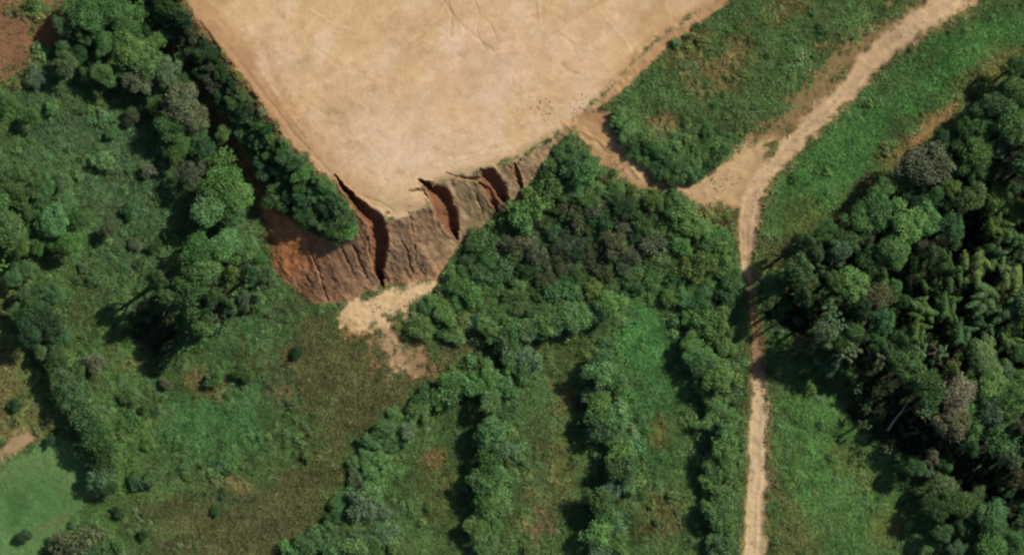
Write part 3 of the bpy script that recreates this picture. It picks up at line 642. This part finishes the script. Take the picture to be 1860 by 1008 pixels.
WM = [(190,76,'the round dark crown near the reddish patch'),(390,355,'the broad bright crowns beside the bank'),(290,600,'the black hollow in the scrub'),(80,460,'the dark notch among the bright crowns'),(340,200,'the grey-green feathery crown'),(60,600,'the yellowish strip at the picture edge')]
describe(we, WM, 'tree', 'tree', 'trees in the scrub')
for it in we: plant_tree(it, 'broadleaf_tree', PT['tree'] if it['r'] > 13 else PT['airy'], (3, 10.5, 2.0))
rt = dict(x=190, y=78, r=24, tone='g', label='smooth round dark green tree standing out near the reddish bare patch', cat='tree', group='trees in the scrub', h=9.5)
plant_tree(rt, 'round_tree', PT['round'])
# --- shrubs
WP = [(-20,130),(90,110),(120,180),(240,190),(290,280),(420,290),(460,400),(500,560),(560,600),(480,640),(420,720),(300,700),(300,860),(220,900),(150,700),(110,680),(40,520),(-20,500)]
wb = [dict(x=x, y=y, r=r, tone=wchoice(x, y, 'gbgdbsko')) for x, y, r in fill(WP, (7, 19), 1.15, [(a['x'], a['y'], a['r'] + 4) for a in we], [CG[-1]], 420) if fbm(np.array([x + 31.]), np.array([y]), 60, 3)[0] > -.06]
describe(wb, [(60,150,'the scrub under the reddish patch'),(260,230,'the blue-green scrub hollow'),(200,330,'the middle of the blue-green scrub'),(420,300,'the bare strip at the slope foot'),(220,480,'the slanting black shadow in the scrub'),(200,620,'the black hollow in the scrub'),(450,620,'the foot of the reddish bank'),(380,700,'the straw coloured patch'),(180,720,'the top of the field-side bush line'),(20,200,'the picture edge under the reddish patch'),(60,500,'the yellowish strip at the picture edge')], 'scrub bush', 'bush', 'bushes in the scrub')
for it in wb: plant_shrub(it, 'scrub_bush', PT['shrub'], (.9, 1.9))
li = D(LINE); FIRST = [(905,684),(800,688),(742,732),(664,796),(632,850),(632,890),(560,950),(515,1012),(725,1012),(706,930),(696,880),(706,832),(762,782),(806,736),(872,712)]
ff_ = sorted(fill(FIRST, (11, 27), .54, (), (), 1500), key=lambda a: a[1])
fi = [dict(x=a, y=b, r=c, tone=wchoice(a, b, 'bbbbsg'), cat='shrub', group='shrubs of the hedgerows') for a, b, c in ff_]
for i_, it in enumerate(fi):
    sz = 'small' if it['r'] < 14 else ('large' if it['r'] > 19 else 'rounded')
    it['label'] = '%s %s shrub, %s downward in the broad hedge band by the brown grass' % (sz, TW[it['tone']], ordinal(i_ + 1)); plant_shrub(it, 'band_shrub', PT['shrub'], (1.0, 1.9))
describe(li, [(140,790,'the black shadow along the light green field'),(140,985,'the grey-green bushes on the lower edge'),(30,760,'the tan patch above the field'),(280,865,'the pair of pale bushes in the scrub'),(540,640,'the brown grass')], 'bush', 'bush', 'bushes along the light green field')
for it in li: plant_shrub(it, 'field_bush', PT['shrub'], (2.0, 2.9) if 60 < it['x'] < 205 and 590 < it['y'] < 900 else (1.3, 1.9))
rowlab = {'first': 'the ragged hedgerow by the brown grass', 'arm': 'the short hedge arm joining two hedgerows', 'second': 'the second hedgerow from the brown grass', 'third': 'the middle hedgerow with deep black shadows', 'fourth': 'the straight hedgerow by the track', 'cross': 'the cross hedge heading the bays'}
rowcount = 0
for key, (pts, jit, rr) in ROWS.items():
    L = along(pts, jit, rr, .66)
    items = [dict(x=a, y=b, r=c, tone=wchoice(a, b, 'bbgbbs' if key not in ('first',) else 'gbsbb')) for a, b, c in L]
    for i, it in enumerate(items):
        sz = 'small' if it['r'] < 16 else ('large' if it['r'] > 20 else 'rounded')
        it['label'] = '%s %s shrub, %s along %s' % (sz, TW[it['tone']], ordinal(i + 1), rowlab[key])
        it['cat'] = 'shrub'; it['group'] = 'shrubs of the hedgerows'
        plant_shrub(it, 'hedge_shrub', PT['shrub'], (1.5, 2.7) if key != 'cross' else (2.2, 3.0)); rowcount += 1
tb = [dict(x=a, y=b, r=c, tone=wchoice(a, b, 'gdgb')) for a, b, c in along([(1120,206),(1126,226),(1150,262),(1184,296),(1222,322),(1250,322),(1288,296),(1318,262)], 7, (8, 14), .8) + along([(1180,262),(1210,290),(1240,300),(1262,280),(1290,240)], 12, (8, 14), 1.3)]
describe(tb, [(1235,325,'the blunt tip of the green terrace'),(1130,230,'the ramp head on the terrace edge'),(1320,262,'the terrace side facing the fork')], 'bush', 'bush', 'bushes on the terrace edge')
for it in tb: plant_shrub(it, 'terrace_bush', PT['shrub'], (.8, 1.2))
avoid = [(a[0], a[1], a[2] * .8) for a in ROWS['cross'][0] and along(ROWS['cross'][0], 0, (18, 20))]
tri = []
for x, y, r in fill(TRI, (8, 25), .6, avoid, TGAP, 3200):
    inner = ((x - 1010) / 190) ** 2 + ((y - 430) / 80) ** 2 < 1 and sdf(TRI, np.array([x]), np.array([y]))[0] < -26
    tri.append(dict(x=x, y=y, r=r, tone=wchoice(x, y, 'kokgdgk' if inner else 'bggbgy')))
TM = [(1010,270,'the pad corner by the ramp'),(1180,352,'the foot of the ramp'),(1088,428,'the dark hollow in mid thicket'),(1330,450,'the narrowing of the track'),(1280,500,'the dark pocket near the track'),(840,460,'the foot of the widest gully'),(920,400,'the foot of the eastern gullies'),(760,600,'the tip of the sand fan'),(1000,556,'the dark seam above the cross hedge'),(1112,502,'the short black slot in the thicket'),(1310,620,'the head of the track hedgerow'),(900,520,'the brown pocket in the thicket'),(960,460,'the olive brown scrub'),(1180,440,'the bright bushes above the seam')]
TM = [t if 'eastern' not in t[2] else (920, 400, 'the foot of the smaller gullies') for t in TM]
describe(tri, TM, 'shrub', 'shrub', 'shrubs of the thicket below the ramp')
for it in tri: plant_shrub(it, 'thicket_shrub', PT['shrub'], (.7, 1.6))
th = []
for x, y, r in fill(THICK, (9, 19), .56, (), [(418,240,14,12)], 3500):
    th.append(dict(x=x, y=y, r=r, tone='kdgd'[int(rng.integers(4))] if y < 200 else 'ggdb'[int(rng.integers(4))]))
HM = [(300,10,'the pad edge at the top of the picture'),(400,110,'the crack along the pad edge'),(410,240,'the dark hollow at the slope foot'),(470,290,'the bare strip at the slope foot'),(560,360,'the bulge of the slope thicket'),(630,420,'the head of the reddish bank'),(490,230,'the worn pad margin')]
describe(th, HM, 'bush', 'bush', 'bushes on the slope beside the pad')
for it in th: plant_shrub(it, 'slope_bush', PT['shrub'], (.95, 1.5))
print('COUNTS forest', len(fo), 'west', len(we), 'rows', rowcount, 'tri', len(tri), 'thick', len(th))

# --- dead wood, bare stems
def stick(name, pts, rad, mat, **kw):
    W = []
    for px, py, dz in pts:
        z = gz(px, py) + dz; W.append((*unproj(px, py, z), z))
    v, f = [], []
    vs_, fs = tube([(0, 0, 0)] * len(W), [1] * len(W), 7)
    P = [mathutils.Vector(p) for p in W]; ver = []
    for i, p in enumerate(P):
        d = (P[min(i + 1, len(P) - 1)] - P[max(i - 1, 0)]).normalized(); a = d.orthogonal().normalized(); b = d.cross(a)
        for s in range(7):
            an = 2 * math.pi * s / 7; ver.append(p + (a * math.cos(an) + b * math.sin(an)) * rad[i])
    org = P[0].copy()
    me = raw_mesh(name, [tuple(q - org) for q in ver], fs, mat); o = link(name, me, **kw); o.location = org; return o
stick('pale_dead_tree', [(1612,782,.8),(1624,764,1.6),(1640,744,2.6),(1652,726,3.4)], [.28, .24, .18, .08], PALE, label='pale bare dead tree leaning out of the black hollow in the wood', category='dead tree')
stick('bare_trunk', [(1777,352,.2),(1777,338,4.0),(1778,322,7.0)], [.16, .13, .09], REDB, label='thin reddish bare trunk beside the small feathery crown', category='tree trunk')
stick('fallen_bamboo', [(1734,528,7.4),(1756,518,8.2),(1776,508,8.6)], [.07, .06, .04], PALE, label='pale straight bamboo stem lying across the plumes', category='bamboo')
stick('dead_branch', [(1686,900,2.5),(1694,890,3.2),(1702,898,3.0)], [.10, .08, .05], PALE, label='crooked pale dead branch near the lower tip of the wood', category='branch')
stick('dead_branch', [(1497,590,6.5),(1506,600,6.0),(1514,592,5.6)], [.10, .09, .05], PALE, label='crooked pale dead branch in the sparse tufted tree', category='branch')

# ------------------------------------------------------------------ stuff: grass, undergrowth, woodland past the frame, stones
def ctl(name, meshes):
    c = bpy.data.collections.new(name)
    for i, m in enumerate(meshes):
        o = bpy.data.objects.new('%s_%03d' % (name, i), m); c.objects.link(o)
    return c
def scatter(name, coll, P, rot, scl, idx, tint, label, cat):
    n = len(P); me = bpy.data.meshes.new(name); me.vertices.add(n); me.vertices.foreach_set('co', P.astype(np.float32).ravel())
    for nm, tp, arr, key in (('rotv', 'FLOAT_VECTOR', rot, 'vector'), ('sclv', 'FLOAT_VECTOR', scl, 'vector'), ('tint', 'FLOAT_VECTOR', tint, 'vector'), ('pick', 'INT', idx, 'value')):
        a = me.attributes.new(nm, tp, 'POINT'); a.data.foreach_set(key, np.ascontiguousarray(arr, dtype=np.int32 if tp == 'INT' else np.float32).ravel())
    o = link(name, me, kind='stuff', label=label, category=cat)
    ng = bpy.data.node_groups.new(name, 'GeometryNodeTree')
    ng.interface.new_socket('Geometry', in_out='INPUT', socket_type='NodeSocketGeometry'); ng.interface.new_socket('Geometry', in_out='OUTPUT', socket_type='NodeSocketGeometry')
    N = ng.nodes; gi = N.new('NodeGroupInput'); go = N.new('NodeGroupOutput'); ip = N.new('GeometryNodeInstanceOnPoints'); ci = N.new('GeometryNodeCollectionInfo')
    ci.inputs[0].default_value = coll; ci.inputs['Separate Children'].default_value = True; ci.inputs['Reset Children'].default_value = True
    def na(nm, tp):
        q = N.new('GeometryNodeInputNamedAttribute'); q.data_type = tp; q.inputs['Name'].default_value = nm; return q.outputs[0]
    er = N.new('FunctionNodeEulerToRotation'); K = ng.links.new
    K(gi.outputs[0], ip.inputs['Points']); K(ci.outputs[0], ip.inputs['Instance']); ip.inputs['Pick Instance'].default_value = True
    K(na('pick', 'INT'), ip.inputs['Instance Index']); K(na('rotv', 'FLOAT_VECTOR'), er.inputs[0]); K(er.outputs[0], ip.inputs['Rotation']); K(na('sclv', 'FLOAT_VECTOR'), ip.inputs['Scale'])
    K(ip.outputs[0], go.inputs[0])
    md = o.modifiers.new('scatter', 'NODES'); md.node_group = ng
    return o
rg = np.random.default_rng(3)
def tuft(rng, nb, ln, wd, lean):
    v = []; 
    for k in range(nb):
        a = rng.uniform(0, 6.28); b0 = rng.normal(size=2) * .14; l = ln * rng.uniform(.5, 1.2); le = lean * rng.uniform(.4, 1.2)
        d = np.array([math.cos(a), math.sin(a)]); w_ = np.array([-d[1], d[0]]) * wd
        m_ = b0 + d * l * le * .45; e_ = b0 + d * l * le
        v += [(*(b0 - w_), 0), (*(b0 + w_), 0), (*(m_ + w_ * .8), l * .6), (*(m_ - w_ * .8), l * .6)]
        v += [(*(m_ - w_ * .8), l * .6), (*(m_ + w_ * .8), l * .6), (*(e_ + w_ * .2), l * .78), (*(e_ - w_ * .2), l * .78)]
    v = np.array(v); return v, np.arange(len(v)).reshape(-1, 4)
TUF = ctl('tuft', [proto('tuft', tuft(rg, 14, .55, .035, .9), GRASSM) for _ in range(6)])
BUS = ctl('bush', [proto('bush', leaves(dome(rg, 5, .34, .5, .6, .35), 300, .13, rg, jit=1.2, fuzz=1.), LEAFI) for _ in range(6)])
def points(n, seed):
    r = np.random.default_rng(seed); return r.uniform(-230, 2090, n), r.uniform(-210, 1218, n), r
def slope_keep(px, py): return interp(BARE, px, py)
FPOLY = FORP
def treecover(px, py):
    return np.minimum(sdf(FORP, px, py), 1e9)
# grass
px, py, r = points(330000, 1)
b = interp(BARE, px, py); cc = interp(CC, px, py)
fd = sdf(FIELD, px, py)
keep = (r.random(len(px)) > np.where(fd < 0, .35, b ** .8 * 1.06)) & ((sdf(FORP, px, py) > -26) | (r.random(len(px)) < .08))
for g in CG: keep &= (((px - g[0]) / g[2]) ** 2 + ((py - g[1]) / g[3]) ** 2 > .8) | (r.random(len(px)) < .3)
px, py, b, cc, fd = px[keep], py[keep], b[keep], cc[keep], fd[keep]; n = len(px)
zz = interp(Z, px, py); hgt = np.where(fd < -3, .22, .55 + .8 * np.clip(fbm(px, py, 50, 3) + .4, 0, 1)) * (1 - .55 * b)
hgt = hgt * r.uniform(.6, 1.3, n)
n1 = fbm(px, py, 26, 3)[:, None]; n2 = fbm(px + 700, py, 7, 2)[:, None]; dry = np.clip(fbm(px - 200, py + 90, 60, 4) * 2.6, 0, .9)[:, None] * (fd > 0)[:, None]
tint = cc * np.array([.96, 1.04, .98]) * (1.95 + 1.6 * n1 + 1.6 * n2) ; tint = tint * (1 - dry * .6) + np.array([.105, .095, .05]) * dry * .6
tint = np.where((fd < 0)[:, None], cc * 1.5, tint) * r.uniform(.7, 1.35, n)[:, None]
P = np.stack([(px - CX) * S, (CY - py) * S, zz], 1)
sc = np.stack([np.ones(n) * 1.0, np.ones(n), np.ones(n)], 1) * (hgt / .55)[:, None]; sc[:, :2] = np.maximum(sc[:, :2], .75)
scatter('grass', TUF, P, np.stack([r.normal(0, .12, n), r.normal(0, .12, n), r.uniform(0, 6.28, n)], 1), sc, r.integers(0, 6, n), tint, 'rough grass covering the ground between pad, track and woods', 'grass')
# undergrowth
px, py, r = points(90000, 2)
b = interp(BARE, px, py); cc = interp(CC, px, py)
westm = (1 - sstep(420, 620, px)) * 1.0
dens = np.clip(.16 + .42 * westm + .9 * (fbm(px, py, 70, 4)) , 0.03, 1)
for poly, k in ((TRI, .8), (THICK, .9), (FORP, .5), (TERR, .28)): dens = np.maximum(dens, np.where(sdf(poly, px, py) < 4, k, 0))
rowd = np.full(px.shape, 1e9)
for key, (pts, jit, rr) in ROWS.items(): rowd = np.minimum(rowd, line_f([(a, c, 2) for a, c in pts], px, py)[1])
dens = np.maximum(dens, np.where(rowd < 52, .75, 0)); 
fd = sdf(FIELD, px, py); tq_ = line_f(TRACK, px, py)[0]
keep = (r.random(len(px)) < dens * (1 - np.clip(b * 1.5, 0, 1))) & (fd > 4) & (tq_ > 1.5) & (sdf(PAD, px, py) > 0)
for g in CG: keep &= ~((((px - g[0]) / g[2]) ** 2 + ((py - g[1]) / g[3]) ** 2 < .85) & (r.random(len(px)) < .45))
px, py, b, cc = px[keep], py[keep], b[keep], cc[keep]; n = len(px); zz = interp(Z, px, py)
s = (.35 + .8 * r.random(n) ** 2.2) * (1 + .8 * np.clip(fbm(px, py, 45, 3) * 2, -.4, .8))
brown = sdf(BROWNS[0][0], px, py) < 0; s = np.where(brown, s * .6, s); s = np.where(rowd[keep] < 40, s * 1.35, s)
n1 = fbm(px + 70, py, 30, 3)[:, None]
tint = (cc * .9 + np.array([.062, .128, .042]) * 1.1) * (1 + .9 * n1) * r.uniform(.65, 1.35, n)[:, None] * np.stack([r.uniform(.85, 1.25, n), np.ones(n), r.uniform(.8, 1.25, n)], 1)
tint = np.clip(tint, .01, .3)
P = np.stack([(px - CX) * S, (CY - py) * S, zz + s * .3], 1)
scatter('undergrowth', BUS, P, np.stack([np.zeros(n), np.zeros(n), r.uniform(0, 6.28, n)], 1), np.stack([s, s, s * r.uniform(.7, 1.2, n)], 1), r.integers(0, 6, n), tint, 'low leafy scrub and weeds filling the gaps between trees and shrubs', 'undergrowth')
print('grass/undergrowth', n)
# woodland past the frame
PTI = build_set(LEAFI); WOO = ctl('woodland', PTI['tree'] + PTI['bamboo'][:2])
px, py, r = points(1500, 4)
out = ((px < -35) | (px > 1935) | (py < -30) | (py > 1040))
wood = (sdf([(1880,60),(2100,-60),(2100,1300),(1690,1300),(1700,1030),(1930,1040),(1930,110)], px, py) < -8) | (sdf([(-240,-220),(250,-220),(300,-30),(-20,-30),(-35,700),(-240,760)], px, py) < -8)
pts = []
for x, y in zip(px[out & wood], py[out & wood]):
    if all((x - a) ** 2 + (y - c) ** 2 > 34 ** 2 for a, c in pts): pts.append((x, y))
pts = np.array(pts); n = len(pts); zz = interp(Z, pts[:, 0], pts[:, 1]); s = r.uniform(2.2, 4.2, n)
tint = np.array([TONE['gbdsoy'[int(r.integers(6))]] for _ in range(n)])
scatter('woodland', WOO, np.stack([(pts[:, 0] - CX) * S, (CY - pts[:, 1]) * S, zz + s * 1.2 + .8], 1), np.stack([np.zeros(n), np.zeros(n), r.uniform(0, 6.28, n)], 1), np.stack([s, s, s], 1), r.integers(0, 8, n), tint, 'woodland running on past the edges of the picture', 'woodland')
# stones and clods
def rock(rng):
    import bmesh
    bm = bmesh.new(); bmesh.ops.create_icosphere(bm, subdivisions=1, radius=1)
    for v in bm.verts: v.co *= rng.uniform(.7, 1.15)
    me = bpy.data.meshes.new('clod'); bm.to_mesh(me); bm.free(); me.materials.append(STONE); return me
RK = ctl('clod', [rock(rg) for _ in range(4)])
P = []; r = np.random.default_rng(8)
t = r.uniform(0, 1, 420); tp = np.array(TRACK); cum = np.concatenate([[0], np.cumsum(np.hypot(*(tp[1:, :2] - tp[:-1, :2]).T))])
for q in t:
    s_ = q * cum[-1]; x = np.interp(s_, cum, tp[:, 0]); y = np.interp(s_, cum, tp[:, 1]); wd = np.interp(s_, cum, tp[:, 2])
    P.append((x + r.normal() * wd * .38, y + r.normal() * wd * .2, r.uniform(.05, .15)))
for cx, cy, rx, ry, k in ((1380,690,14,40,90),(985,200,26,16,30),(1060,190,30,14,26),(700,560,60,14,60),(650,470,40,30,120),(740,470,40,30,140),(560,520,40,30,100),(800,400,60,20,60),(1130,290,40,30,80),(520,230,40,60,50),(1300,330,40,20,70)):
    for _ in range(k): P.append((cx + r.normal() * rx * .6, cy + r.normal() * ry * .6, r.uniform(.05, .2)))
P = np.array(P); n = len(P); zz = interp(Z, P[:, 0], P[:, 1])
scatter('stones', RK, np.stack([(P[:, 0] - CX) * S, (CY - P[:, 1]) * S, zz + P[:, 2] * .2], 1), r.uniform(0, 6, (n, 3)), np.stack([P[:, 2] * 1.3, P[:, 2], P[:, 2] * .7], 1), r.integers(0, 4, n), np.ones((n, 3)), 'small stones and clods strewn on the track and bare earth', 'stones')
